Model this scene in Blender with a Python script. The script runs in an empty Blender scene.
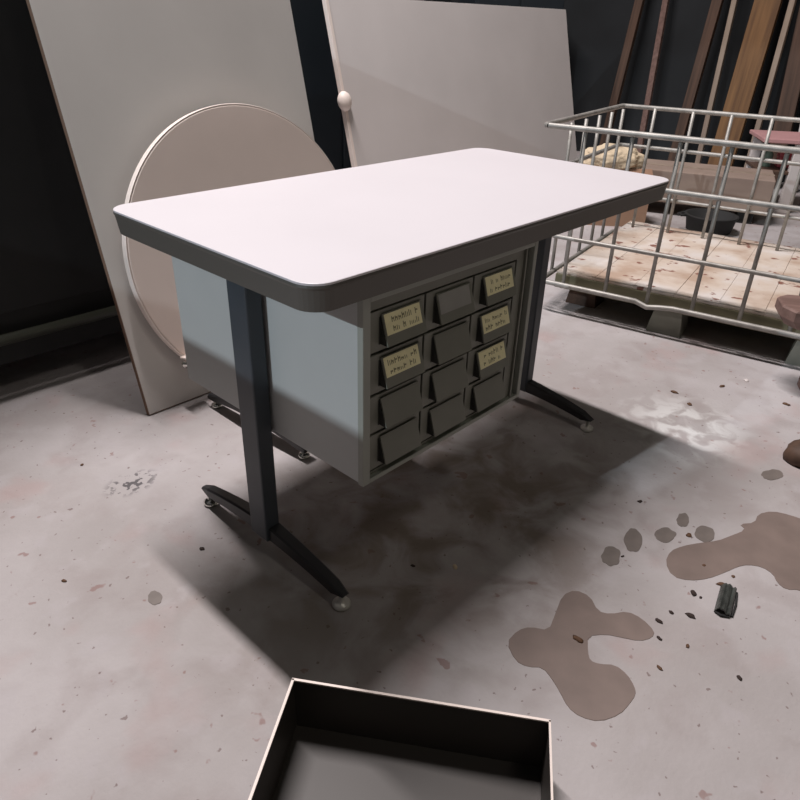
import bpy, bmesh, math, random
from mathutils import Vector, Matrix, noise
random.seed(7)
S = bpy.context.scene
COL = S.collection
PI = math.pi

# ---------------------------------------------------------------- camera
cam_d = bpy.data.cameras.new('camera')
cam = bpy.data.objects.new('camera', cam_d); COL.objects.link(cam)
f_px, pitch, roll, yaw = 675.85, 0.5092, 0.0297, 0.744
fwd = Vector((math.cos(yaw)*math.cos(pitch), math.sin(yaw)*math.cos(pitch), -math.sin(pitch)))
r0 = fwd.cross(Vector((0, 0, 1))).normalized(); u0 = r0.cross(fwd)
r2 = r0*math.cos(roll)+u0*math.sin(roll); u2 = -r0*math.sin(roll)+u0*math.cos(roll)
m = Matrix((r2, u2, -fwd)).transposed().to_4x4()
m.translation = Vector((-0.5804, -0.7097, 1.0704))
cam.matrix_world = m
cam_d.sensor_width = 36; cam_d.lens = 36*f_px/800; cam_d.clip_start = 0.02; cam_d.clip_end = 60
S.camera = cam

# ---------------------------------------------------------------- world, lights, exposure
w = bpy.data.worlds.new('world'); S.world = w; w.use_nodes = True
w.node_tree.nodes['Background'].inputs[0].default_value = (1.0, 0.92, 0.72, 1)
w.node_tree.nodes['Background'].inputs[1].default_value = 0.092
S.view_settings.view_transform = 'Standard'; S.view_settings.look = 'None'
S.view_settings.exposure = 0.0; S.view_settings.gamma = 1.0; S.view_settings.use_curve_mapping = False

def area(name, loc, target, sx, sy, power, col, roll_z=0):
    d = bpy.data.lights.new(name, 'AREA'); d.shape = 'RECTANGLE'; d.size = sx; d.size_y = sy
    d.energy = power; d.color = col
    o = bpy.data.objects.new(name, d); COL.objects.link(o); o.location = loc
    if target is None:
        o.rotation_euler = (0, 0, roll_z)
    else:
        o.rotation_euler = (Vector(target)-Vector(loc)).to_track_quat('-Z', 'Y').to_euler()
    return o
# long fluorescent fitting high under the warehouse roof, its long side along y
area('ceiling_tube_light', (0.78, 2.3, 6.6), None, 0.20, 2.9, 600, (1.0, 0.93, 0.925))
# weak unseen fill light added over the front to brighten boards and drawers
area('front_fill_light', (0.2, -3.2, 6.6), None, 0.3, 1.5, 32, (1.0, 0.93, 0.84))
# cool light from the left; its unseen lamp sits behind an added window
d = bpy.data.lights.new('left_cool_light', 'POINT'); d.energy = 600; d.color = (0.80, 0.91, 1.0); d.shadow_soft_size = 0.025
cool_lamp = bpy.data.objects.new('left_cool_light', d); COL.objects.link(cool_lamp); cool_lamp.location = (-5.0, 0.7, 3.2)

# ---------------------------------------------------------------- helpers
def mat(name, col, rough=0.6, metal=0.0, bump=0.0, bscale=60, var=0.0, vscale=8, spec=0.5):
    mt = bpy.data.materials.new(name); mt.use_nodes = True
    nt = mt.node_tree; b = nt.nodes['Principled BSDF']
    b.inputs['Base Color'].default_value = (*col, 1); b.inputs['Roughness'].default_value = rough
    b.inputs['Metallic'].default_value = metal; b.inputs['Specular IOR Level'].default_value = spec
    tc = nt.nodes.new('ShaderNodeTexCoord')
    if var:
        n = nt.nodes.new('ShaderNodeTexNoise'); n.inputs['Scale'].default_value = vscale; n.inputs['Detail'].default_value = 6
        r = nt.nodes.new('ShaderNodeValToRGB')
        r.color_ramp.elements[0].position = 0.3; r.color_ramp.elements[1].position = 0.72
        r.color_ramp.elements[0].color = (*[c*(1-var) for c in col], 1)
        r.color_ramp.elements[1].color = (*[min(1, c*(1+var)) for c in col], 1)
        nt.links.new(tc.outputs['Object'], n.inputs['Vector']); nt.links.new(n.outputs['Fac'], r.inputs['Fac'])
        nt.links.new(r.outputs['Color'], b.inputs['Base Color'])
    if bump:
        n2 = nt.nodes.new('ShaderNodeTexNoise'); n2.inputs['Scale'].default_value = bscale; n2.inputs['Detail'].default_value = 4
        bp = nt.nodes.new('ShaderNodeBump'); bp.inputs['Strength'].default_value = bump; bp.inputs['Distance'].default_value = 0.01
        nt.links.new(tc.outputs['Object'], n2.inputs['Vector']); nt.links.new(n2.outputs['Fac'], bp.inputs['Height'])
        nt.links.new(bp.outputs['Normal'], b.inputs['Normal'])
    return mt

def wood(name, c1, c2, scale=(2, 30, 30), rough=0.7):
    mt = bpy.data.materials.new(name); mt.use_nodes = True
    nt = mt.node_tree; b = nt.nodes['Principled BSDF']; b.inputs['Roughness'].default_value = rough
    tc = nt.nodes.new('ShaderNodeTexCoord'); mp = nt.nodes.new('ShaderNodeMapping'); mp.inputs['Scale'].default_value = scale
    n = nt.nodes.new('ShaderNodeTexNoise'); n.inputs['Scale'].default_value = 1.5; n.inputs['Detail'].default_value = 7
    r = nt.nodes.new('ShaderNodeValToRGB')
    r.color_ramp.elements[0].position = .35; r.color_ramp.elements[1].position = .65
    r.color_ramp.elements[0].color = (*c1, 1); r.color_ramp.elements[1].color = (*c2, 1)
    nt.links.new(tc.outputs['Object'], mp.inputs[0]); nt.links.new(mp.outputs[0], n.inputs['Vector'])
    nt.links.new(n.outputs['Fac'], r.inputs['Fac']); nt.links.new(r.outputs['Color'], b.inputs['Base Color'])
    return mt

def obj(name, bm, mt, parent=None, smooth=False):
    me = bpy.data.meshes.new(name); bmesh.ops.recalc_face_normals(bm, faces=bm.faces); bm.to_mesh(me); bm.free()
    me.materials.append(mt)
    if smooth:
        for p in me.polygons: p.use_smooth = True
    o = bpy.data.objects.new(name, me); COL.objects.link(o)
    if parent: o.parent = parent
    return o
def tag(o, label=None, cat=None, group=None, kind=None):
    if label: o['label'] = label
    if cat: o['category'] = cat
    if group: o['group'] = group
    if kind: o['kind'] = kind
    return o
def thing(name, label, cat, loc=(0, 0, 0), rz=0, group=None):
    o = bpy.data.objects.new(name, None); o.empty_display_size = 0.05; COL.objects.link(o)
    o.location = loc; o.rotation_euler = (0, 0, rz)
    return tag(o, label, cat, group)
def copy_tree(o, parent=None):
    c = o.copy(); COL.objects.link(c)
    if parent: c.parent = parent
    for ch in list(o.children): copy_tree(ch, c)
    return c

def box(bm, x0, x1, y0, y1, z0, z1, bev=0.0, M=None):
    t = bmesh.new(); bmesh.ops.create_cube(t, size=1)
    for v in t.verts:
        v.co = Vector(((x0+x1)/2+v.co.x*(x1-x0), (y0+y1)/2+v.co.y*(y1-y0), (z0+z1)/2+v.co.z*(z1-z0)))
    if bev: bmesh.ops.bevel(t, geom=t.edges[:], offset=bev, segments=2, affect='EDGES', profile=0.5)
    merge(bm, t, M)
def merge(bm, t, M=None):
    mp = {}
    for v in t.verts: mp[v] = bm.verts.new((M @ v.co) if M else v.co)
    for f in t.faces: bm.faces.new([mp[v] for v in f.verts])
    t.free()
def tube(bm, pts, r, seg=10, cap=True):
    pts = [Vector(p) for p in pts]; rings = []
    n0 = None
    for i, p in enumerate(pts):
        d = (pts[min(i+1, len(pts)-1)]-pts[max(i-1, 0)]).normalized()
        if n0 is None:
            n0 = d.orthogonal().normalized()
        n0 = (n0-d*n0.dot(d)).normalized(); b = d.cross(n0)
        rr = r[i] if isinstance(r, (list, tuple)) else r
        rings.append([bm.verts.new(p+(n0*math.cos(2*PI*k/seg)+b*math.sin(2*PI*k/seg))*rr) for k in range(seg)])
    for a, b_ in zip(rings, rings[1:]):
        for k in range(seg): bm.faces.new((a[k], a[(k+1) % seg], b_[(k+1) % seg], b_[k]))
    if cap: bm.faces.new(rings[0][::-1]); bm.faces.new(rings[-1])
def lathe(bm, prof, c=(0, 0), seg=24):
    rings = [[bm.verts.new((c[0]+r*math.cos(2*PI*k/seg), c[1]+r*math.sin(2*PI*k/seg), z)) for k in range(seg)] for r, z in prof]
    for a, b in zip(rings, rings[1:]):
        for k in range(seg): bm.faces.new((a[k], a[(k+1) % seg], b[(k+1) % seg], b[k]))
    bm.faces.new(rings[0][::-1]); bm.faces.new(rings[-1])
def rrect(x0, x1, y0, y1, r, n=8):
    o = []
    for cx, cy, a in ((x1-r, y1-r, 0), (x0+r, y1-r, 90), (x0+r, y0+r, 180), (x1-r, y0+r, 270)):
        for k in range(n+1):
            t = math.radians(a+90*k/n); o.append((cx+r*math.cos(t), cy+r*math.sin(t)))
    return o
def loft(bm, levels):
    rings = [[bm.verts.new((x, y, z)) for x, y in pl] for pl, z in levels]
    n = len(rings[0])
    for a, b in zip(rings, rings[1:]):
        for k in range(n): bm.faces.new((a[k], a[(k+1) % n], b[(k+1) % n], b[k]))
    bm.faces.new(rings[0][::-1]); bm.faces.new(rings[-1])
def smooth_poly(pts, it=2):
    for _ in range(it):
        o = []
        for i in range(len(pts)):
            a, b = pts[i], pts[(i+1) % len(pts)]
            o += [(a[0]*.75+b[0]*.25, a[1]*.75+b[1]*.25), (a[0]*.25+b[0]*.75, a[1]*.25+b[1]*.75)]
        pts = o
    return pts

# ---------------------------------------------------------------- materials
M = {}
def floor_material():
    mt = bpy.data.materials.new('stained_concrete'); mt.use_nodes = True
    nt = mt.node_tree; N = nt.nodes; Lk = nt.links; b = N['Principled BSDF']
    tc = N.new('ShaderNodeTexCoord'); P = tc.outputs['Object']
    def noise_(scale, detail=5, dist=0, loc=(0, 0, 0)):
        mp = N.new('ShaderNodeMapping'); mp.inputs['Location'].default_value = loc; Lk.new(P, mp.inputs[0])
        n = N.new('ShaderNodeTexNoise'); n.inputs['Scale'].default_value = scale; n.inputs['Detail'].default_value = detail
        n.inputs['Distortion'].default_value = dist; Lk.new(mp.outputs[0], n.inputs['Vector']); return n.outputs['Fac']
    def rng(x, a, b_, c=0, d_=1):
        n = N.new('ShaderNodeMapRange'); n.inputs[1].default_value = a; n.inputs[2].default_value = b_
        n.inputs[3].default_value = c; n.inputs[4].default_value = d_; n.interpolation_type = 'SMOOTHSTEP'
        Lk.new(x, n.inputs[0]); return n.outputs[0]
    def mul(a, b_):
        n = N.new('ShaderNodeMath'); n.operation = 'MULTIPLY'; Lk.new(a, n.inputs[0])
        if isinstance(b_, float): n.inputs[1].default_value = b_
        else: Lk.new(b_, n.inputs[1])
        return n.outputs[0]
    def mix(fac, a, b_):
        n = N.new('ShaderNodeMix'); n.data_type = 'RGBA'; Lk.new(fac, n.inputs[0])
        for i, q in ((6, a), (7, b_)):
            if isinstance(q, tuple): n.inputs[i].default_value = (*q, 1)
            else: Lk.new(q, n.inputs[i])
        return n.outputs[2]
    def blob(cx, cy, rx, ry, soft=1.0):
        mp = N.new('ShaderNodeMapping'); mp.vector_type = 'POINT'
        mp.inputs['Location'].default_value = (-cx/rx, -cy/ry, 0); mp.inputs['Scale'].default_value = (1/rx, 1/ry, 0)
        Lk.new(P, mp.inputs[0])
        l = N.new('ShaderNodeVectorMath'); l.operation = 'LENGTH'; Lk.new(mp.outputs[0], l.inputs[0])
        return rng(l.outputs['Value'], 1.0, 1.0-soft, 0, 1)
    c = mix(rng(noise_(1.7, 6), .36, .66), (.35, .322, .314), (.46, .432, .432))
    c = mix(mul(rng(noise_(7, 6, .4), .45, .72), .4), c, (.28, .235, .225))
    c = mix(mul(rng(noise_(11, 4, 0, (3, 7, 0)), .56, .68), .35), c, (.44, .41, .42))
    c = mix(mul(rng(noise_(4.5, 3, 0, (9, 2, 0)), .56, .72), .35), c, (.40, .27, .255))
    c = mix(mul(rng(noise_(24, 3, 0.2, (1, 4, 0)), .675, .72), .6), c, (.23, .12, .105))
    c = mix(mul(rng(noise_(60, 2, 0, (5, 5, 0)), .69, .73), .6), c, (.12, .07, .06))
    # white powder trodden into the floor beside the desk's right edge
    pw = mul(blob(1.33, -0.13, .30, .24, .8), rng(noise_(15, 6, .8), .40, .62))
    c = mix(mul(pw, .75), c, (.66, .66, .65))
    # scuffed dark marks left of the near foot
    sc = mul(blob(0.0, 0.77, .085, .06, .6), rng(noise_(45, 3), .50, .56)); c = mix(mul(sc, .85), c, (.06, .055, .06))
    # smudges under the desk, with the brown of its shadow painted in
    smudge_shade = mul(blob(.5, .12, .9, .62, .8), rng(noise_(8, 5, .6, (2, 2, 0)), .36, .66)); c = mix(mul(smudge_shade, .75), c, (.14, .10, .07))
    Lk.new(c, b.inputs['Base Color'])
    Lk.new(rng(noise_(3, 4), .3, .7, .62, .85), b.inputs['Roughness']); b.inputs['Specular IOR Level'].default_value = .35
    bp = N.new('ShaderNodeBump'); bp.inputs['Strength'].default_value = .25; bp.inputs['Distance'].default_value = .004
    Lk.new(noise_(90, 4), bp.inputs['Height']); Lk.new(bp.outputs[0], b.inputs['Normal'])
    return mt
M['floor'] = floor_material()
M['wall'] = mat('dark_wall', (.012, .014, .016), .9, var=.4, vscale=1.5)
M['ceil'] = mat('dark_ceiling', (.03, .03, .03), .9)
M['lam'] = mat('white_laminate', (.635, .60, .62), .45, var=.02, vscale=3)
M['band'] = mat('dark_edge_band', (.095, .087, .076), .5)
M['leg'] = mat('blue_grey_enamel', (.045, .055, .066), .45, var=.1, vscale=10)
M['foot'] = mat('black_enamel', (.018, .018, .02), .45)
M['glide'] = mat('pale_glide', (.62, .60, .56), .35, metal=.3)
M['chrome'] = mat('worn_chrome', (.75, .74, .70), .22, metal=1)
M['side'] = mat('pale_grey_enamel', (.47, .485, .475), .5, var=.03, vscale=6)
M['frame'] = mat('grey_green_enamel', (.30, .31, .275), .5, var=.05)
M['drawer'] = mat('grey_green_plastic', (.18, .18, .15), .5, var=.08, vscale=12)
M['plate'] = mat('grey_pull_plate', (.18, .18, .15), .42, var=.06, vscale=15)
M['yellow'] = mat('yellowed_paper', (.86, .80, .50), .85, var=.06, vscale=40)
M['greylab'] = mat('grey_paper', (.30, .295, .275), .8, var=.05, vscale=40)
M['ink'] = mat('pen_ink', (.28, .26, .16), .8)
M['recess'] = mat('dark_recess', (.03, .03, .026), .7)
M['board'] = mat('grey_board', (.60, .57, .54), .7, var=.05, vscale=3)
M['board2'] = mat('pale_grey_board', (.62, .58, .565), .7, var=.05, vscale=2)
M['boardedge'] = mat('brown_board_edge', (.20, .12, .08), .8)
M['disc'] = mat('tan_round_top', (.78, .655, .59), .6, var=.05, vscale=4)
M['rim'] = mat('cream_rim', (.82, .72, .66), .5)
M['zinc'] = mat('galvanised_steel', (.34, .325, .30), .5, metal=.35, var=.25, vscale=25)
M['card'] = wood('brown_cardboard', (.26, .145, .095), (.33, .20, .13), (3, 3, 3), .85)
M['card2'] = wood('tan_cardboard', (.27, .20, .165), (.34, .26, .21), (2, 2, 6), .85)
M['foam'] = mat('cream_insulation', (.62, .50, .35), .95, bump=.8, bscale=20, var=.2, vscale=12)
M['amber'] = wood('amber_timber', (.12, .06, .025), (.22, .115, .045), (20, 20, 1.2))
M['palewood'] = wood('pale_timber', (.24, .18, .14), (.34, .27, .21), (20, 20, 1.2))
M['darkwood'] = wood('dark_timber', (.05, .028, .018), (.10, .055, .035), (20, 20, 1.2))
M['brown'] = wood('reddish_brown_timber', (.13, .075, .06), (.20, .12, .10), (3, 24, 24))
M['black'] = mat('black_paint', (.006, .006, .006), .7, var=.3)
M['trim'] = mat('dull_olive_rail', (.03, .032, .022), .5)
M['pblock'] = wood('grey_green_block', (.17, .17, .14), (.23, .23, .19), (6, 6, 6))
M['pedge'] = wood('olive_pallet_edge', (.13, .12, .07), (.20, .18, .11), (3, 3, 20))
M['puddle'] = mat('wet_patch', (.205, .158, .138), .5, var=.12, vscale=14)
M['drip'] = mat('damp_spot', (.165, .14, .125), .6, var=.12, vscale=30)
M['crumb'] = mat('dark_crumb', (.035, .022, .018), .9)
M['leafm'] = mat('brown_leaf', (.10, .05, .025), .8)
M['scrap'] = mat('crushed_black_plastic', (.05, .055, .05), .35, bump=.3, bscale=80, var=.5, vscale=40)
M['tray'] = mat('dark_tray', (.05, .043, .038), .5)
M['pink'] = mat('pink_top', (.50, .27, .27), .7, var=.06)
M['white'] = mat('off_white_paint', (.66, .61, .59), .6)
M['red'] = mat('red_plastic', (.33, .05, .055), .5)
M['green'] = mat('dull_green', (.12, .17, .13), .6)
M['rubber'] = mat('black_rubber', (.015, .015, .015), .8)
M['metal'] = mat('added_frame_paint', (.2, .2, .2), .6)

# ---------------------------------------------------------------- setting
def struct(name, bm, mt, parent=None):
    o = obj(name, bm, mt, parent)
    if not parent: o['kind'] = 'structure'
    return o
X0, X1, Y0, Y1, ZC = -1.6, 5.8, -4.0, 4.6, 6.9
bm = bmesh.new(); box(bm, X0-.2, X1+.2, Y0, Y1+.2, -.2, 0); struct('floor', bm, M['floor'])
bm = bmesh.new(); box(bm, X0-.2, X1+.2, Y1, Y1+.2, 0, ZC); struct('wall_back', bm, M['wall'])
bm = bmesh.new(); box(bm, X1, X1+.2, Y0, Y1, 0, ZC); struct('wall_right', bm, M['wall'])
bm = bmesh.new(); box(bm, X0-.2, X1+.2, Y0, Y1+.2, ZC, ZC+.2); struct('ceiling', bm, M['ceil'])
WY0, WY1, WZ0, WZ1 = .17, 1.9, 1.350, 2.5          # unseen opening added to the left wall; its sill cuts the cool light
bm = bmesh.new()
box(bm, X0-.1, X0, Y0, WY0, 0, ZC); box(bm, X0-.1, X0, WY1, Y1, 0, ZC)
box(bm, X0-.1, X0, WY0, WY1, 0, WZ0); box(bm, X0-.1, X0, WY0, WY1, WZ1, ZC)
struct('wall_left', bm, M['wall'])
bm = bmesh.new()
for a in ((WY0-.05, WY0, WZ0-.05, WZ1+.05), (WY1, WY1+.05, WZ0-.05, WZ1+.05), (WY0, WY1, WZ0-.05, WZ0), (WY0, WY1, WZ1, WZ1+.05)):
    box(bm, X0, X0+.02, *a)
struct('added_window_1', bm, M['metal'])
# ceiling lamp housings; the front one is added to carry the fill light
for lx, ly, hl, lb in ((.78, 2.3, 1.5, 'long fluorescent fitting hung high above and behind the desk'), (.2, -3.2, .8, 'shorter added fitting for fill light, unseen, high over the front of the hall')):
    t = thing('ceiling_lamp', lb, 'lamp', (lx, ly, 6.61), 0, 'ceiling lamps')
    bm = bmesh.new(); box(bm, -.19, .19, -hl, hl, 0, .06, .01); obj('housing', bm, M['white'], t)
    for yy in (-hl*.6, hl*.6):
        bm = bmesh.new(); tube(bm, [(0, yy, .06), (0, yy, .29)], .008); obj('hanger', bm, M['zinc'], t)

# ---------------------------------------------------------------- the desk
L, D, H = 1.204, .6277, .74
desk = thing('desk', 'white laminate desk with dark rounded edge on two T-shaped metal legs', 'desk', (L/2, D/2, 0))
ox, oy = L/2, D/2
def lp(pl): return [(x-ox, y-oy) for x, y in pl]
R_ = .044
def rr(i): return lp(rrect(i, L-i, i, D-i, R_-i*.5))
bm = bmesh.new()
loft(bm, [(rr(.012), H-.049), (rr(.006), H-.047), (rr(.002), H-.012), (rr(0), H-.008), (rr(.0008), H-.0045), (rr(.004), H-.004)])
o = obj('edge_band', bm, M['band'], desk)
bm = bmesh.new(); loft(bm, [(rr(.0012), H-.0042), (rr(.0010), H-.0008), (rr(.0022), H)]); o = obj('tabletop', bm, M['lam'], desk)
xc = .100                                         # leg centre from each side
for lx in (xc, L-.098):
    x = lx-ox
    px_ = x-.005 if lx < .5 else x; bm = bmesh.new(); box(bm, px_-.0185, px_+.0185, -.03, .03, .05, .672, .004)
    post = obj('leg_post', bm, M['leg'], desk)
    bm = bmesh.new(); box(bm, x-.028, x+.028, -.24, .24, .672, H-.046, .003)
    obj('top_bracket', bm, M['leg'], desk)
    bm = bmesh.new()                                # tapered arched foot
    prof = []
    for k in range(17):
        s = -1+2*k/16; yv = s*.262; hh = abs(s)
        top = .088-.040*hh**1.5; bot = .052-.026*(hh**2)
        wd = .0165-.004*hh
        if k in (0, 16): top -= .006; bot += .004; wd *= .75
        prof.append((yv, bot+.008*(hh > .9), top, wd))
    rings = []
    for yv, bt, tp, wd in prof:
        e = .004
        rings.append([bm.verts.new((x+a, yv, z)) for a, z in ((-wd, bt), (wd, bt), (wd, tp-e), (wd-e, tp), (-wd+e, tp), (-wd, tp-e))])
    for a, b in zip(rings, rings[1:]):
        for k in range(6): bm.faces.new((a[k], a[(k+1) % 6], b[(k+1) % 6], b[k]))
    bm.faces.new(rings[0][::-1]); bm.faces.new(rings[-1])
    ft = obj('foot', bm, M['foot'], desk)
    for gy in (-.248, .236):
        bm = bmesh.new(); lathe(bm, [(.017, 0), (.0195, .003), (.0195, .009), (.014, .013), (.006, .015), (.006, .034)], (x, gy))
        g = obj('glide', bm, M['glide'] if gy < 0 else M['chrome'], ft, True)
        g['label'] = 'pale round glide' if gy < 0 else 'shiny round glide'

# ---------------------------------------------------------------- drawer cabinet under the desk
CX0, CX1, CY0, CY1, CZ0, CZ1 = .117, .617, .018, .615, .322, .693
cab = thing('drawer_cabinet', 'grey under-desk cabinet with twelve small bin drawers hung below the white desk', 'cabinet', (CX0, CY0, CZ0))
W, DP, HH = CX1-CX0, CY1-CY0, CZ1-CZ0
FR = .362                                           # top of the front opening
bm = bmesh.new()
box(bm, .003, .009, .012, DP, .002, HH); box(bm, W-.009, W-.003, .012, DP, .002, HH)
box(bm, .009, W-.009, DP-.006, DP, .002, HH); box(bm, .009, W-.009, .012, DP-.006, .002, .008); box(bm, .009, W-.009, .012, DP-.006, HH-.006, HH)
obj('body', bm, M['side'], cab)
IX0, IX1, IZ0, IZ1 = .024, .440, .016, .335
bm = bmesh.new()
FT = .366
box(bm, 0, .018, 0, .014, 0, FT, .0015); box(bm, W-.012, W, 0, .014, 0, FT, .0015)
box(bm, .018, W-.012, 0, .014, 0, .010, .0015); box(bm, .018, W-.012, 0, .014, FT-.010, FT, .0015)
obj('front_frame', bm, M['frame'], cab)
bm = bmesh.new()
box(bm, .018, IX0, .010, .016, .010, FT-.010); box(bm, IX0, IX1+.002, .010, .016, IZ1+.001, FT-.010); box(bm, IX0, IX1+.002, .010, .016, .010, IZ0)
box(bm, IX1+.002, W-.034, .010, .016, .010, FT-.010); box(bm, W-.034, W-.030, .004, .016, .010, FT-.010); box(bm, W-.030, W-.012, .014, .018, .010, FT-.010)
obj('inner_surround', bm, M['drawer'], cab)
bm = bmesh.new(); box(bm, IX0, IX1+.002, .05, .054, IZ0, IZ1+.003); obj('inner_back', bm, M['recess'], cab)
cw = (IX1-IX0)/3; rh = (IZ1-IZ0)/4
def drawer(c, r):
    x0 = IX0+c*cw+.0025; x1 = IX0+(c+1)*cw-.0025
    z1 = IZ1-r*rh-.0025; z0 = IZ1-(r+1)*rh+.0025
    w_, h_ = x1-x0, z1-z0
    # drawer face
    px0, px1 = x0+.023, x1-.012; pz1, pz0 = z1-.010, z0+.013
    bm = bmesh.new()
    box(bm, x0, x1, .010, .016, z0, z1, .001)
    box(bm, x0+.004, x1-.004, .016, .048, z0+.004, z1-.010)
    dr = obj('drawer', bm, M['drawer'], cab)
    # wedge-shaped pull: the plate leans out towards its bottom, side cheeks painted dark for the recess shade
    yt, yb = .009, -.007
    def quad(bm, xa, xb, s0, s1, off, th):
        def P(x, s, o_):
            y = yb+(yt-yb)*s; z = pz0+(pz1+.002-pz0)*s
            n = Vector((0, -(pz1-pz0), -(yb-yt))).normalized()
            return Vector((x, y, z))+n*o_
        vs = [bm.verts.new(P(x, s, o_)) for o_ in (off, off+th) for x, s in ((xa, s0), (xb, s0), (xb, s1), (xa, s1))]
        for f in ((0, 1, 2, 3), (7, 6, 5, 4), (0, 4, 5, 1), (1, 5, 6, 2), (2, 6, 7, 3), (3, 7, 4, 0)): bm.faces.new([vs[i] for i in f])
    bm = bmesh.new(); quad(bm, px0, px1, -.02, 1, 0, .003)
    obj('pull_plate', bm, M['plate'], dr)
    bm = bmesh.new()
    for xa, xb in ((px0-.0005, px0+.001), (px1-.001, px1+.0005)):
        vs = [bm.verts.new(p) for x in (xa, xb) for p in ((x, .010, pz0), (x, yb+.001, pz0), (x, .010, pz1))]
        for f in ((0, 1, 2), (5, 4, 3), (0, 3, 4, 1), (1, 4, 5, 2), (2, 5, 3, 0)): bm.faces.new([vs[i] for i in f])
    box(bm, px0-.003, px1+.003, .0095, .0105, pz0-.001, pz1-.002)
    obj('finger_recess', bm, M['recess'], dr)
    lab = {(0, 0): 'y', (0, 1): 'y', (2, 0): 'y', (2, 1): 'y', (2, 2): 'y', (1, 0): 'g'}.get((c, r))
    if lab:
        s0, s1 = .32, .97
        bm = bmesh.new(); quad(bm, px0+.003, px1-.008, s0, s1, .0032, .0006)
        l = obj('paper_label', bm, M['yellow' if lab == 'y' else 'greylab'], dr)
        l['label'] = 'yellow handwritten paper label' if lab == 'y' else 'grey faded paper label'
        if lab == 'y':
            bm = bmesh.new(); rnd = random.Random(c*10+r)
            for row, (a, b) in enumerate(((.68, .88), (.40, .60))):
                x = px0+.010+rnd.random()*.010
                while x < px1-.019:
                    hgt = (b-a)*(.5+.5*rnd.random()); k = rnd.random()
                    quad(bm, x, x+.0017, a, a+hgt, .0038, .0003)
                    if k < .6: quad(bm, x, x+.006, a+hgt*.45, a+hgt*.45+.05, .0038, .0003)
                    if k > .35: quad(bm, x+.0045, x+.006, a, a+hgt*.8, .0038, .0003)
                    x += .0085 if rnd.random() < .8 else .016
            obj('handwriting', bm, M['ink'], dr)
for c in range(3):
    for r in range(4): drawer(c, r)

# ---------------------------------------------------------------- leaning boards and round top
def lean(root, deg):
    root.rotation_euler = (-math.radians(deg), 0, root.rotation_euler[2])
def leaning_sheet(name, label, x0, x1, y, deg, h, th, mt, label_edge=True):
    t = thing(name, label, 'board', (x0, y, 0)); lean(t, deg)
    w_ = x1-x0
    bm = bmesh.new(); box(bm, 0, w_, 0, th, 0, h, .001); obj('panel', bm, mt, t)
    return t
b1 = leaning_sheet('leaning_board', 'tall grey board leaning behind the round tan top', .205, 1.035, 1.05, 13.5, 1.24, .018, M['board'])
b1.location.z = 0.0045
bm = bmesh.new(); box(bm, -.0015, 0, .001, .017, .001, 1.239); box(bm, -.001, .831, .0, .019, -.0012, .0006); obj('edge_strip', bm, M['boardedge'], b1)
b2 = leaning_sheet('leaning_board', 'wide pale grey board leaning behind the desk beside the wire cage', 2.07, 4.36, 2.0, 15, 1.22, .02, M['board2'])
b2.location.z = 0.0055
bm = bmesh.new(); box(bm, -.022, 0, -.004, .024, 0, 1.22, .002); obj('edge_strip', bm, M['rim'], b2)
# pale knob on the left edge of the second board
bm = bmesh.new()
bmesh.ops.create_icosphere(bm, subdivisions=3, radius=1)
for v in bm.verts: v.co = Vector((v.co.x*.040-.020, v.co.y*.035-.012, v.co.z*.05+.715))
o = obj('edge_wrapping', bm, M['rim'], b2, True); o['label'] = 'pale bulge of wrapping on the edge strip'
# round top, leaning in front of board one
rt = thing('round_tabletop', 'round tan tabletop with cream rim leaning on the grey board', 'tabletop', (.67, 1.0, .004)); lean(rt, 12.2)
RR = .430
bm = bmesh.new(); seg = 96
rings = []
for y, r in ((.004, RR-.006), (.0, RR-.004), (-.001, RR-.0015), (.002, RR), (.022, RR), (.025, RR-.003)):
    rings.append([bm.verts.new((r*math.cos(2*PI*k/seg), y, RR+r*math.sin(2*PI*k/seg))) for k in range(seg)])
for a, b in zip(rings, rings[1:]):
    for k in range(seg): bm.faces.new((a[k], a[(k+1) % seg], b[(k+1) % seg], b[k]))
bm.faces.new(rings[0]); bm.faces.new(rings[-1])
obj('rim', bm, M['rim'], rt)
bm = bmesh.new(); t_ = bmesh.new(); lathe(t_, [(RR-.0055, 0), (RR-.0055, .004), (RR-.008, .0055)], (0, 0), 96)
merge(bm, t_, Matrix.Translation((0, .004, RR)) @ Matrix.Rotation(PI/2, 4, 'X')); obj('face', bm, M['disc'], rt)
# holder with round glide at the lower left of the disc
bm = bmesh.new(); box(bm, -.350, -.285, -.034, -.003, .160, .168, .002); box(bm, -.320, -.310, -.020, -.002, .168, .180)
hb = obj('edge_bracket', bm, M['rim'], rt); hb['label'] = 'small pale bracket at the lower left rim'
bm = bmesh.new(); t_ = bmesh.new(); lathe(t_, [(.0135, 0), (.0135, .006), (.008, .010), (.006, .016)], (0, 0), 20)
merge(bm, t_, Matrix.Translation((-.343, -.018, .146)) @ Matrix.Rotation(PI/2, 4, 'X')); obj('glide', bm, M['chrome'], hb, True)

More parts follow.
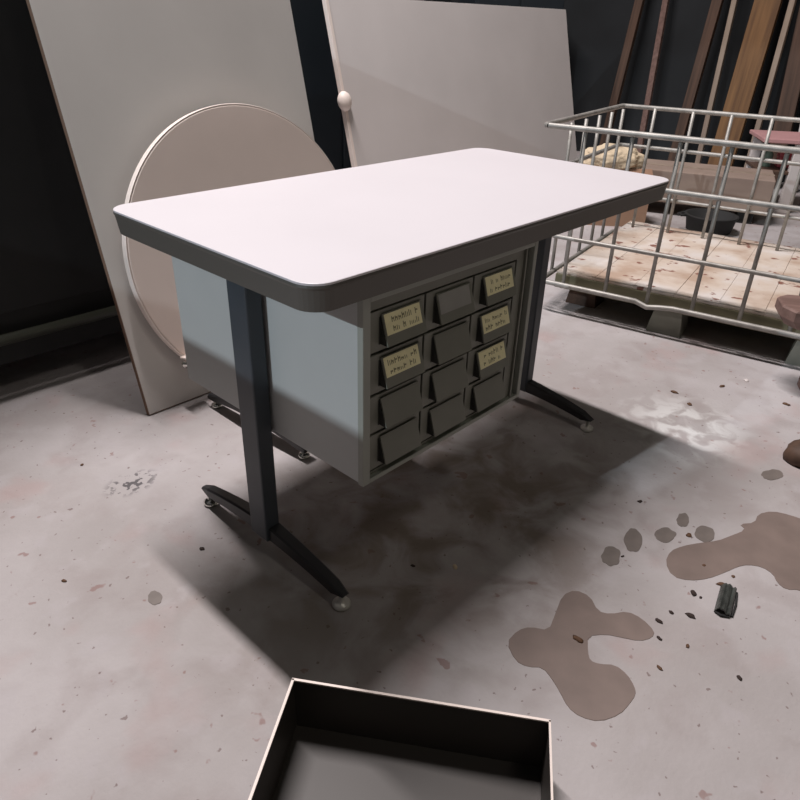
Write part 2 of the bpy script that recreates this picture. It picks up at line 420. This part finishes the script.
# dark loose leg foot on the floor under the cabinet
t = thing('loose_leg_foot', 'loose black metal leg foot on the floor behind the near desk leg', 'metal foot', (.392, .755, 0), math.radians(2))
bm = bmesh.new()
rings = []
for k in range(15):
    s = -1+2*k/14; yv = s*.225; hh = abs(s); wd = .023-.006*hh; tp = .082-.040*hh**1.5; bt = .048-.026*hh**2+.006*(hh > .9)
    rings.append([bm.verts.new((a, yv, z)) for a, z in ((-wd, bt), (wd, bt), (wd, tp-.004), (wd-.004, tp), (-wd+.004, tp), (-wd, tp-.004))])
for a, b in zip(rings, rings[1:]):
    for k in range(6): bm.faces.new((a[k], a[(k+1) % 6], b[(k+1) % 6], b[k]))
bm.faces.new(rings[0][::-1]); bm.faces.new(rings[-1])
obj('bar', bm, M['foot'], t)
for gy in (-.205, .205):
    bm = bmesh.new(); lathe(bm, [(.015, 0), (.017, .003), (.017, .009), (.012, .013), (.006, .015), (.006, .030)], (0, gy)); obj('glide', bm, M['chrome'], t, True)
bm = bmesh.new(); box(bm, -.02, .02, -.028, .028, .06, .125, .003); obj('post_stub', bm, M['foot'], t)

# ---------------------------------------------------------------- wire cage on pallet
CO = Vector((1.85, .74, 0)); ang = math.atan2(-.984, .18)     # local x runs along the cage front, local y to the back is -v
u_ = Vector((math.cos(ang), math.sin(ang), 0)); v_ = Vector((-u_.y, u_.x, 0))
LU, LV = 1.20, 1.0
def cage_thing(name, label, cat, z=0): return thing(name, label, cat, (CO.x, CO.y, z), ang)
# pallet first (local: x along the front, y = away from the camera)
pal = cage_thing('pallet', 'low pallet with pale stained deck standing under the wire cage', 'pallet')
def yv(v): return v     # v_ is +90 degrees from u_, pointing to +x: away from the camera
bm = bmesh.new(); box(bm, .05, LU-.01, .045, LV+.12, .098, .158, .003); obj('deck_frame', bm, M['pedge'], pal)
def deck_mat():
    mt = bpy.data.materials.new('stained_deck'); mt.use_nodes = True; nt = mt.node_tree; N = nt.nodes; Lk = nt.links; b = N['Principled BSDF']
    tc = N.new('ShaderNodeTexCoord'); n = N.new('ShaderNodeTexNoise'); n.inputs['Scale'].default_value = 5; n.inputs['Detail'].default_value = 7
    r = N.new('ShaderNodeValToRGB'); e = r.color_ramp.elements
    e[0].position = .36; e[0].color = (.46, .34, .26, 1); e[1].position = .5; e[1].color = (.60, .51, .43, 1)
    q = r.color_ramp.elements.new(.68); q.color = (.66, .61, .57, 1)
    Lk.new(tc.outputs['Object'], n.inputs['Vector']); Lk.new(n.outputs['Fac'], r.inputs[0])
    n2 = N.new('ShaderNodeTexNoise'); n2.inputs['Scale'].default_value = 16; n2.inputs['Detail'].default_value = 3; Lk.new(tc.outputs['Object'], n2.inputs['Vector'])
    mr = N.new('ShaderNodeMapRange'); mr.inputs[1].default_value = .63; mr.inputs[2].default_value = .68; Lk.new(n2.outputs['Fac'], mr.inputs[0])
    mx = N.new('ShaderNodeMix'); mx.data_type = 'RGBA'; Lk.new(mr.outputs[0], mx.inputs[0]); Lk.new(r.outputs[0], mx.inputs[6]); mx.inputs[7].default_value = (.24, .11, .08, 1)
    Lk.new(mx.outputs[2], b.inputs['Base Color']); b.inputs['Roughness'].default_value = .85
    return mt
M['deck'] = deck_mat()
nb = 7
for k in range(nb):
    a = .052+(LU-.068)*k/nb; e = .052+(LU-.068)*(k+1)/nb-.0007
    bm = bmesh.new(); box(bm, a, e, (.050), LV+.115, .158, .167+.002*random.random(), .002)
    obj('deck_board', bm, M['deck'], pal)
for uu in (.08, .465, .98):
    for vv in (.05, .50, .97):
        v0 = .16 if (uu, vv) == (.08, .05) else vv
        bm = bmesh.new()
        loft(bm, [([(uu-.005, v0-.006), (uu+.130, v0-.006), (uu+.130, v0+.126), (uu-.005, v0+.126)], 0), ([(uu+.012, v0), (uu+.118, v0), (uu+.118, v0+.12), (uu+.012, v0+.12)], .098)])
        obj('block', bm, M['pblock' if uu > .1 else 'darkwood'], pal)
cage = cage_thing('wire_cage', 'galvanised steel wire cage standing around the pale pallet', 'cage')
rz_ = (.740, .560, .325, .128)
def ring(z, r, sag=False):
    bm = bmesh.new(); c = .018
    f = []
    n = 24
    for k in range(n+1):
        x = c+(LU-2*c)*k/n; dz = 0
        if sag: dz = -.020*math.exp(-((x-.47)/.03)**2)
        f.append((x, 0, z+dz))
    pts = f+[(LU-.006, .006, z), (LU, c, z), (LU, LV-c, z), (LU-.006, LV-.006, z), (LU-c, LV, z), (c, LV, z), (.006, LV-.006, z), (0, LV-c, z), (0, c, z), (.006, .006, z), (c, 0, z)]
    if z > .3: pts = [(x-.062*(z-.128)/.612*(x < .1), y, z_) for x, y, z_ in pts]
    tube(bm, pts, r, 10, False)
    return bm
for i, z in enumerate(rz_):
    obj('rail', ring(z, (.0105, .0095, .0085, .0105)[i], i == 3), M['zinc'], cage, True)
def bar(x, y, off):
    if x == 0: off = (off[0]-.02, off[1])
    bm = bmesh.new(); tube(bm, [(x+off[0], y+off[1], rz_[3]+.0), (x+off[0], y+off[1], rz_[0])], .0078, 8); obj('upright_bar', bm, M['zinc'], cage, True)
k = 0
for x in (.10, .278, .448, .618, .788, .958, 1.12):
    bar(x, 0, (0, .0125)); bar(x, LV, (0, -.0125))
for y in (.15, .32, .49, .66, .83):
    bar(0, y, (.0125, 0)); bar(LU, y, (-.0125, 0))

# brown bench end at the right edge
t = thing('wooden_bench', 'reddish brown timber bench end in front of the cage at right edge', 'bench', (1.80, -.205, 0), math.radians(-62))
bm = bmesh.new()
pl = [(0, .0), (.03, -.05), (.50, -.12), (.50, .16), (.03, .12), (0, .09)]
loft(bm, [([(x+.02, y*.9+.004) for x, y in pl], .235), (pl, .262), (pl, .292), ([(x+.006 if x < .3 else x, y*.97+.001) for x, y in pl], .298)])
obj('seat', bm, M['brown'], t)
for (lx, ly) in ((.16, .03), (.40, -.05), (.40, .08)):
    bm = bmesh.new(); box(bm, lx-.025, lx+.025, ly-.025, ly+.025, 0, .236, .004); obj('leg', bm, M['brown'], t)
# dark lump on the floor at the right edge
bm = bmesh.new(); bmesh.ops.create_icosphere(bm, subdivisions=3, radius=1)
for v in bm.verts:
    n = 1+.12*noise.noise(v.co*1.7)
    v.co = Vector((v.co.x*.085*n, v.co.y*.06*n, max(0, (v.co.z*n+.35)*.05)))
o = obj('wood_lump', bm, M['darkwood'], None, True); o.location = (1.425, -.485, 0); o.rotation_euler = (0, 0, -.8)
tag(o, 'dark brown rounded lump on the floor at the right edge', 'lump')

# ---------------------------------------------------------------- things behind the cage
# brown box with cream insulation
t = thing('cardboard_box', 'reddish brown cardboard box standing behind the far left cage corner', 'box', (3.46, 1.30, 0), math.radians(-52))
bm = bmesh.new(); box(bm, -.23, .23, -.12, .14, 0, .004)
for a in ((-.23, .23, -.12, -.116), (-.23, .23, .136, .14), (-.23, -.226, -.116, .136), (.226, .23, -.116, .136)): box(bm, *a, .004, .29)
obj('body', bm, M['card'], t)
bm = bmesh.new(); fm = Matrix.Translation((0, -.12, .29)) @ Matrix.Rotation(math.radians(-62), 4, 'X')
box(bm, -.23, .23, -.003, .0, 0, .09, 0, fm); obj('flap', bm, M['card'], t)
bm = bmesh.new(); bmesh.ops.create_icosphere(bm, subdivisions=5, radius=1)
for v in bm.verts:
    n = 1+.16*noise.noise(v.co*2.3)+.08*noise.noise(v.co*7)
    v.co = Vector((v.co.x*.19*n, v.co.y*.10*n, v.co.z*.09*n))
o = obj('insulation_wad', bm, M['foam'], None, True); o.location = (3.47, 1.31, .37); o.rotation_euler = (0, 0, math.radians(-52))
tag(o, 'crumpled cream insulation wad sitting on top of the brown cardboard box', 'insulation')
# long tan carton
t = thing('long_carton', 'long tan cardboard carton lying behind the wire cage', 'box', (3.90, 1.16, .08), math.radians(-70))
bm = bmesh.new(); box(bm, -.34, .66, 0, .42, 0, .20, .006); obj('body', bm, M['card2'], t)
bm = bmesh.new(); box(bm, -.342, .662, .185, .235, .1990, .2015); obj('packing_tape', bm, M['palewood'], t)
for xx in (-.28, .50):
    bm = bmesh.new(); box(bm, xx, xx+.09, .03, .40, -.08, 0); obj('skid', bm, M['rubber'], t)
# low black tub in front of the carton
t = thing('black_tub', 'low black tub on the floor in front of the long tan carton', 'tub', (3.74, .74, 0), math.radians(-48))
bm = bmesh.new(); lathe(bm, [(.11, 0), (.13, .01), (.145, .09), (.155, .095), (.155, .103), (.14, .103), (.12, .02)], (0, 0), 28); obj('tub_body', bm, M['rubber'], t, True)
bm = bmesh.new(); tube(bm, [(-.15, 0, .098), (-.18, 0, .092), (-.18, .05, .092), (-.143, .05, .098)], .008); obj('handle', bm, M['rubber'], t)
# pink topped table
t = thing('side_table', 'pink topped table with a white leg behind the cage', 'table', (4.62, .72, 0), math.radians(-60))
bm = bmesh.new(); box(bm, -.12, .70, -.10, .36, .445, .472, .005); obj('tabletop', bm, M['pink'], t)
for lx, ly in ((.12, -.06), (.64, -.06), (-.06, .30), (.64, .30)):
    bm = bmesh.new(); box(bm, lx-.032, lx+.032, ly-.022, ly+.022, 0, .445, .004); obj('leg', bm, M['white'], t)
bm = bmesh.new(); box(bm, -.10, .68, -.08, .34, .25, .27, .003); obj('lower_shelf', bm, M['darkwood'], t)
def on_table(lx, ly, z):
    a = math.radians(-60); return (4.62+lx*math.cos(a)-ly*math.sin(a), .72+lx*math.sin(a)+ly*math.cos(a), z)
t = thing('red_crate', 'small red plastic crate on the shelf below the pink tabletop', 'crate', on_table(.10, .12, .27), math.radians(-60))
bm = bmesh.new(); box(bm, -.05, .05, -.04, .04, 0, .11, .006); box(bm, -.058, .058, -.048, .048, .11, .125, .004)
for zz in (.03, .07): box(bm, -.053, .053, -.043, .043, zz, zz+.010)
obj('crate_body', bm, M['red'], t)
t = thing('green_canister', 'dull green canister on the shelf beside the red crate', 'canister', on_table(-.02, .10, .27))
bm = bmesh.new(); lathe(bm, [(.03, 0), (.032, .006), (.032, .08), (.02, .10), (.012, .105), (.012, .12)], (0, 0), 20); obj('canister_body', bm, M['green'], t, True)
bm = bmesh.new(); lathe(bm, [(.014, .118), (.014, .14), (.010, .144)], (0, 0), 16); obj('cap', bm, M['white'], t, True)

# timbers leaning at the back, each its own thing
tim = [
 (7.15, 3.30, 3, .09, .05, 2.5, 'darkwood', 'dark thin timber leaning alone, farthest left of the timber row'),
 (7.10, 2.85, -3, .06, .04, 2.5, 'brown', 'reddish thin batten leaning between two dark timbers'),  # x, y, tilt_deg(y), width, thickness, length, material, label
 (7.10, 2.42, 2, .10, .05, 2.6, 'darkwood', 'dark timber post leaning between the reddish batten and a pale batten'),
 (7.05, 2.15, -2, .05, .04, 2.5, 'palewood', 'thin pale batten leaning between the dark post and amber plank'),
 (7.00, 1.88, 1, .24, .04, 2.7, 'amber', 'wide amber plank leaning upright behind the long tan carton'),
 (6.90, 1.60, -1, .05, .04, 2.4, 'palewood', 'thin pale batten leaning just right of the wide amber plank'),
 (7.00, 1.36, -5, .16, .04, 2.6, 'darkwood', 'wide dark brown plank leaning between two pale battens'),
 (6.95, 1.14, -7, .08, .05, 2.4, 'white', 'off-white post leaning at a slant among the timbers'),
 (7.00, .90, -9, .16, .04, 2.6, 'palewood', 'broad pale plank leaning at a slant above the pink table'),
 (7.05, .66, -10, .14, .04, 2.6, 'amber', 'amber plank leaning at a slant right of the broad pale plank'),
 (7.05, .42, -9, .09, .05, 2.5, 'palewood', 'pale post leaning at a slant near the right edge'),
 (7.10, .20, -7, .16, .04, 2.6, 'darkwood', 'dark slanting plank, rightmost of the leaning timbers'),
]
for i, (x, y, tl, wd, th, ln, mk, lb) in enumerate(tim):
    x = -.58+(x+.58)*.79+.0*i+(.06 if i % 2 else 0); y = -.71+(y+.71)*.79; wd *= .8; ln *= .8
    x += .05*(i == 6)
    bm = bmesh.new()
    box(bm, -th/2, th/2, -wd/2, wd/2, 0, ln, .004)
    o = obj('leaning_timber', bm, M[mk]); o.location = (x, y, .5*wd*abs(math.sin(math.radians(tl)))+.006); o.rotation_euler = (math.radians(tl), math.radians(5), 0)
    tag(o, lb, 'timber', 'timbers leaning upright at the back')

# black machine cabinet at the left
t = thing('black_steel_cabinet', 'big black steel cabinet with a dull rail standing left of the grey board', 'cabinet', (-.62, 1.46, 0))
bm = bmesh.new(); box(bm, -.75, 1.25, .02, .60, .10, 1.36, .01); obj('body', bm, M['black'], t)
for xx in (-.70, 1.10):
    for yy in (.06, .50):
        bm = bmesh.new(); box(bm, xx, xx+.08, yy, yy+.06, 0, .10); obj('foot', bm, M['black'], t)
for a, b in ((-.72, .24), (.26, 1.22)):
    bm = bmesh.new(); box(bm, a, b, .004, .02, .27, 1.33, .003); d_ = obj('door', bm, M['black'], t)
    bm = bmesh.new(); box(bm, (b-.06 if a < -.1 else a+.03), (b-.035 if a < -.1 else a+.055), -.012, .004, .55, .72, .003); obj('handle', bm, M['black'], d_)
bm = bmesh.new(); tube(bm, [(-.74, -.012, .195), (1.22, -.012, .195)], .017, 10); box(bm, -.70, -.67, -.012, .02, .185, .205); box(bm, 1.14, 1.17, -.012, .02, .185, .205); obj('rail', bm, M['trim'], t, True)

# ---------------------------------------------------------------- open box in the foreground
bd = math.atan2(-.83, .56)
t = thing('open_tray', 'dark open-topped metal tray with pale rim on the floor at the bottom edge', 'tray', (-.141, -.083, 0), bd)
bm = bmesh.new(); TW, TD, TH, tt = .42, .26, .12, .0016    # local y is up-left of the first edge
box(bm, 0, TW, -TD, 0, 0, .002)
for a in ((0, TW, -tt, 0), (0, TW, -TD, -TD+tt), (0, tt, -TD, 0), (TW-tt, TW, -TD, 0)): box(bm, *a, .002, TH)
obj('body', bm, M['tray'], t)
bm = bmesh.new(); e = .0035
for a in ((-e*.3, TW, -e, e*.3), (-e*.3, TW, -TD, -TD+e), (-e*.3, e, -TD, 0), (TW-e, TW, -TD, 0)): box(bm, *a, TH-.002, TH+.0012, .0004)
obj('rim', bm, M['rim'], t)

# ---------------------------------------------------------------- wet patches, spots, crumbs on the floor
P1 = [(0.715, -0.363), (0.76, -0.355), (0.797, -0.368), (0.839, -0.394), (0.878, -0.422), (0.91, -0.434), (0.969, -0.456), (0.98, -0.435), (1.013, -0.462), (1.056, -0.455), (1.096, -0.477), (1.112, -0.515), (1.118, -0.561), (1.108, -0.62), (1.024, -0.662), (0.904, -0.677), (0.842, -0.657), (0.843, -0.616), (0.821, -0.593), (0.83, -0.572), (0.853, -0.556), (0.859, -0.53), (0.843, -0.504), (0.82, -0.49), (0.777, -0.475), (0.731, -0.456), (0.696, -0.43), (0.68, -0.395)]
P2 = [(0.456, -0.249), (0.49, -0.26), (0.496, -0.294), (0.469, -0.327), (0.48, -0.35), (0.514, -0.372), (0.517, -0.404), (0.503, -0.438), (0.483, -0.442), (0.457, -0.428), (0.438, -0.394), (0.424, -0.369), (0.394, -0.346), (0.358, -0.367), (0.343, -0.381), (0.349, -0.398), (0.369, -0.42), (0.365, -0.448), (0.349, -0.471), (0.335, -0.48), (0.31, -0.481), (0.276, -0.479), (0.237, -0.46), (0.221, -0.43), (0.223, -0.403), (0.24, -0.377), (0.254, -0.352), (0.265, -0.323), (0.245, -0.302), (0.24, -0.277), (0.265, -0.238), (0.307, -0.236), (0.332, -0.249), (0.351, -0.282), (0.396, -0.268)]
def patch(name, pts, label, cat, mt, it=1, group=None):
    cx = sum(p[0] for p in pts)/len(pts); cy = sum(p[1] for p in pts)/len(pts)
    pts = smooth_poly([(p[0]-cx, p[1]-cy) for p in pts], it)
    t = bmesh.new()
    lo = [t.verts.new((x, y, 0)) for x, y in pts]; hi = [t.verts.new((x*.994, y*.994, .0009)) for x, y in pts]
    n = len(pts)
    for k in range(n): t.faces.new((lo[k], lo[(k+1) % n], hi[(k+1) % n], hi[k]))
    f = t.faces.new(hi); bmesh.ops.triangulate(t, faces=[f])
    o = obj(name, t, mt); o.location = (cx, cy, .0001)
    tag(o, label, cat, group); return o
patch('puddle', P1, 'big brown wet puddle reaching the right edge of the floor', 'puddle', M['puddle'])
patch('puddle', P2, 'branching brown wet puddle on the floor nearest the front', 'puddle', M['puddle'])
sp = [(0.734, -0.274, (0.0173, -0.0172), (0.0452, 0.0227), 'oval damp spot nearest the corner of the desk shadow'),
 (0.644, -0.264, (0.0184, -0.0183), (0.0349, 0.0187), 'damp spot left below the others, inside the edge of the desk shadow'),
 (0.807, -0.321, (0.0211, -0.0209), (0.029, 0.0132), 'damp spot in the middle of the row, left of the twin spots'),
 (0.895, -0.328, (0.0127, -0.0126), (0.0314, 0.0135), 'small damp spot farthest from the camera in the row of spots'),
 (0.881, -0.389, (0.0212, -0.021), (0.0342, 0.0137), 'damp spot touching the top of the big right puddle'),
 (1.266, -0.423, (0.0244, -0.024), (0.0312, 0.0099), 'lone damp spot beside the brown lump at the right edge'),
 (-0.162, 0.359, (0.0118, -0.0118), (0.0116, 0.0209), 'lone grey damp spot left of the desk shadow')]
for i, (x, y, a, b, lb) in enumerate(sp):
    rnd = random.Random(i); pts = []
    for k in range(20):
        q = 2*PI*k/20; s = .78+.2*rnd.random(); pts.append((x+(a[0]*math.cos(q)+b[0]*math.sin(q))*s, y+(a[1]*math.cos(q)+b[1]*math.sin(q))*s))
    patch('damp_spot', pts, lb, 'stain', M['drip'], 1, 'damp spots on the floor')
def lump(name, x, y, sx, sy, sz, rz, mt, label, cat, group=None, seed=0):
    bm = bmesh.new(); bmesh.ops.create_icosphere(bm, subdivisions=2, radius=1)
    for v in bm.verts:
        n = 1+.45*noise.noise(v.co*1.6+Vector((seed*3.1, 0, 0)))
        v.co = Vector((v.co.x*sx*n, v.co.y*sy*n, max(-.3, v.co.z*n)*sz+.3*sz))
    o = obj(name, bm, mt, None, True); o.location = (x, y, .0002); o.rotation_euler = (0, 0, rz)
    return tag(o, label, cat, group)
cr = [((.886, -.216), .0075, 'black pebble at the upper right rim of the desk shadow', 'crumb'),
 ((.664, -.451), .010, 'largest dark dirt crumb, left of the crushed black scrap', 'crumb'),
 ((.663, -.467), .0045, 'small dark crumb touching the largest dirt crumb', 'crumb'),
 ((.735, -.484), .011, 'flat dark flake just above the crushed black scrap', 'leafm'),
 ((.596, -.473), .0105, 'long dark flake midway between puddle tip and black scrap', 'crumb'),
 ((.535, -.432), .0085, 'dark flake beside the upper tip of the branching puddle', 'crumb'),
 ((.576, -.44), .006, 'small flake above the long dark flake', 'crumb'),
 ((.492, -.452), .0065, 'dark crumb right at the tip of the branching puddle', 'crumb'),
 ((.513, -.502), .0055, 'small crumb below the long dark flake', 'leafm'),
 ((.423, -.485), .0065, 'brown crumb below the branching puddle arm', 'leafm'),
 ((.509, -.604), .0065, 'black crumb alone near the lower right corner', 'crumb'),
 ((.372, -.337), .012, 'curled brown leaf lying in the branching puddle', 'leafm'),
 ((.78, -.494), .005, 'tiny brown crumb at the lower edge of the big puddle', 'leafm'),
 ((.768, -.432), .0055, 'dark crumb lying inside the big right puddle', 'leafm'),
 ((.847, -.364), .008, 'brown crumb between the two upper damp spots', 'leafm'),
 ((.662, -.284), .005, 'tiny crumb beside the left damp spot', 'crumb'),
 ((-.01, .421), .007, 'black crumb between near foot and left floor', 'crumb'),
 ((-.274, .541), .007, 'reddish brown crumb alone on the left floor', 'leafm'),
 ((-.055, .939), .006, 'small reddish crumb on the floor far left', 'leafm'),
 ((1.704, -.119), .012, 'brown flake on floor in front of the pallet', 'leafm'),
 ((1.54, -.021), .013, 'dark flake beside the white powder', 'leafm'),
 ((1.731, -.32), .012, 'brown flake on the floor near the bench end', 'leafm'),
 ((1.495, -.092), .010, 'reddish flake lying in the white powder', 'leafm'),
 ((.358, -.03), .0085, 'pale brown crumb in the deep shadow under the desk', 'foam'),
 ((.293, .04), .006, 'dark crumb in the shadow under the desk', 'crumb')]
for i, ((x, y), s, lb, mk) in enumerate(cr):
    rnd = random.Random(i+40)
    lump('dirt_crumb', x, y, s, s*(.5+.3*rnd.random()), s*.3, rnd.random()*3, M[mk], lb, 'crumb', 'crumbs and flakes scattered on the floor', i)
# white chip
lump('white_chip', 1.813, -.163, .012, .008, .004, .4, M['white'], 'tiny white chip on the floor in front of the pallet', 'chip', None, 5)
# crushed black scrap
t = thing('crushed_scrap', 'crushed black plastic scrap lying just below the big right puddle', 'scrap', (.688, -.510, 0), math.radians(12))
bm = bmesh.new(); nx, ny = 12, 8
g = []
for i in range(nx+1):
    row = []
    for j in range(ny+1):
        x = -.044+.088*i/nx; y = -.016+.032*j/ny
        z = .007+.009*math.sin(j/ny*PI)+.003*math.sin(j*2.2)+.0025*noise.noise(Vector((x*60, y*60, 1)))
        x += .005*noise.noise(Vector((0, y*90, 3))) if i in (0, nx) else 0
        row.append((x, y, max(.001, z)))
    g.append(row)
top = [[bm.verts.new(p) for p in row] for row in g]; bot = [[bm.verts.new((p[0], p[1], max(.0002, p[2]-.004))) for p in row] for row in g]
for i in range(nx):
    for j in range(ny):
        bm.faces.new((top[i][j], top[i+1][j], top[i+1][j+1], top[i][j+1])); bm.faces.new((bot[i][j+1], bot[i+1][j+1], bot[i+1][j], bot[i][j]))
for i in range(nx):
    bm.faces.new((top[i][0], bot[i][0], bot[i+1][0], top[i+1][0])); bm.faces.new((top[i+1][ny], bot[i+1][ny], bot[i][ny], top[i][ny]))
for j in range(ny):
    bm.faces.new((top[0][j+1], bot[0][j+1], bot[0][j], top[0][j])); bm.faces.new((top[nx][j], bot[nx][j], bot[nx][j+1], top[nx][j+1]))
obj('crumpled_sheet', bm, M['scrap'], t)
bm = bmesh.new(); tube(bm, [(-.040, -.019, .003), (.0, -.021, .004), (.040, -.018, .003)], .0022, 6); tube(bm, [(-.044, -.014, .003), (-.050, .002, .004), (-.044, .014, .003)], .0025, 6); obj('torn_edge', bm, M['rubber'], t)

def dark_locker(x, y, rz, w_, lb):
    t = thing('dark_locker', lb, 'locker', (x, y, 0), rz, 'dark lockers at the back of the room')
    bm = bmesh.new(); box(bm, 0, w_, .012, .5, .06, 1.4, .008); obj('body', bm, M['locker'], t)
    bm = bmesh.new(); box(bm, .02, w_-.02, .03, .48, 0, .06); obj('plinth', bm, M['black'], t)
    n = max(2, round(w_/.5))
    for k in range(n):
        bm = bmesh.new(); box(bm, k*w_/n+.01, (k+1)*w_/n-.01, 0, .012, .09, 1.37, .003); dr = obj('door', bm, M['locker'], t)
        bm = bmesh.new(); box(bm, k*w_/n+.05, k*w_/n+.07, -.02, 0, .7, .85, .003); obj('handle', bm, M['black'], dr)
M['locker'] = mat('navy_black_enamel', (.010, .016, .022), .6)
dark_locker(.95, 2.55, 0, 1.9, 'navy black locker seen in the gap between the two leaning boards')
dark_locker(4.62, 3.35, math.radians(-35), .80, 'dark locker seen just right of the wide pale board')
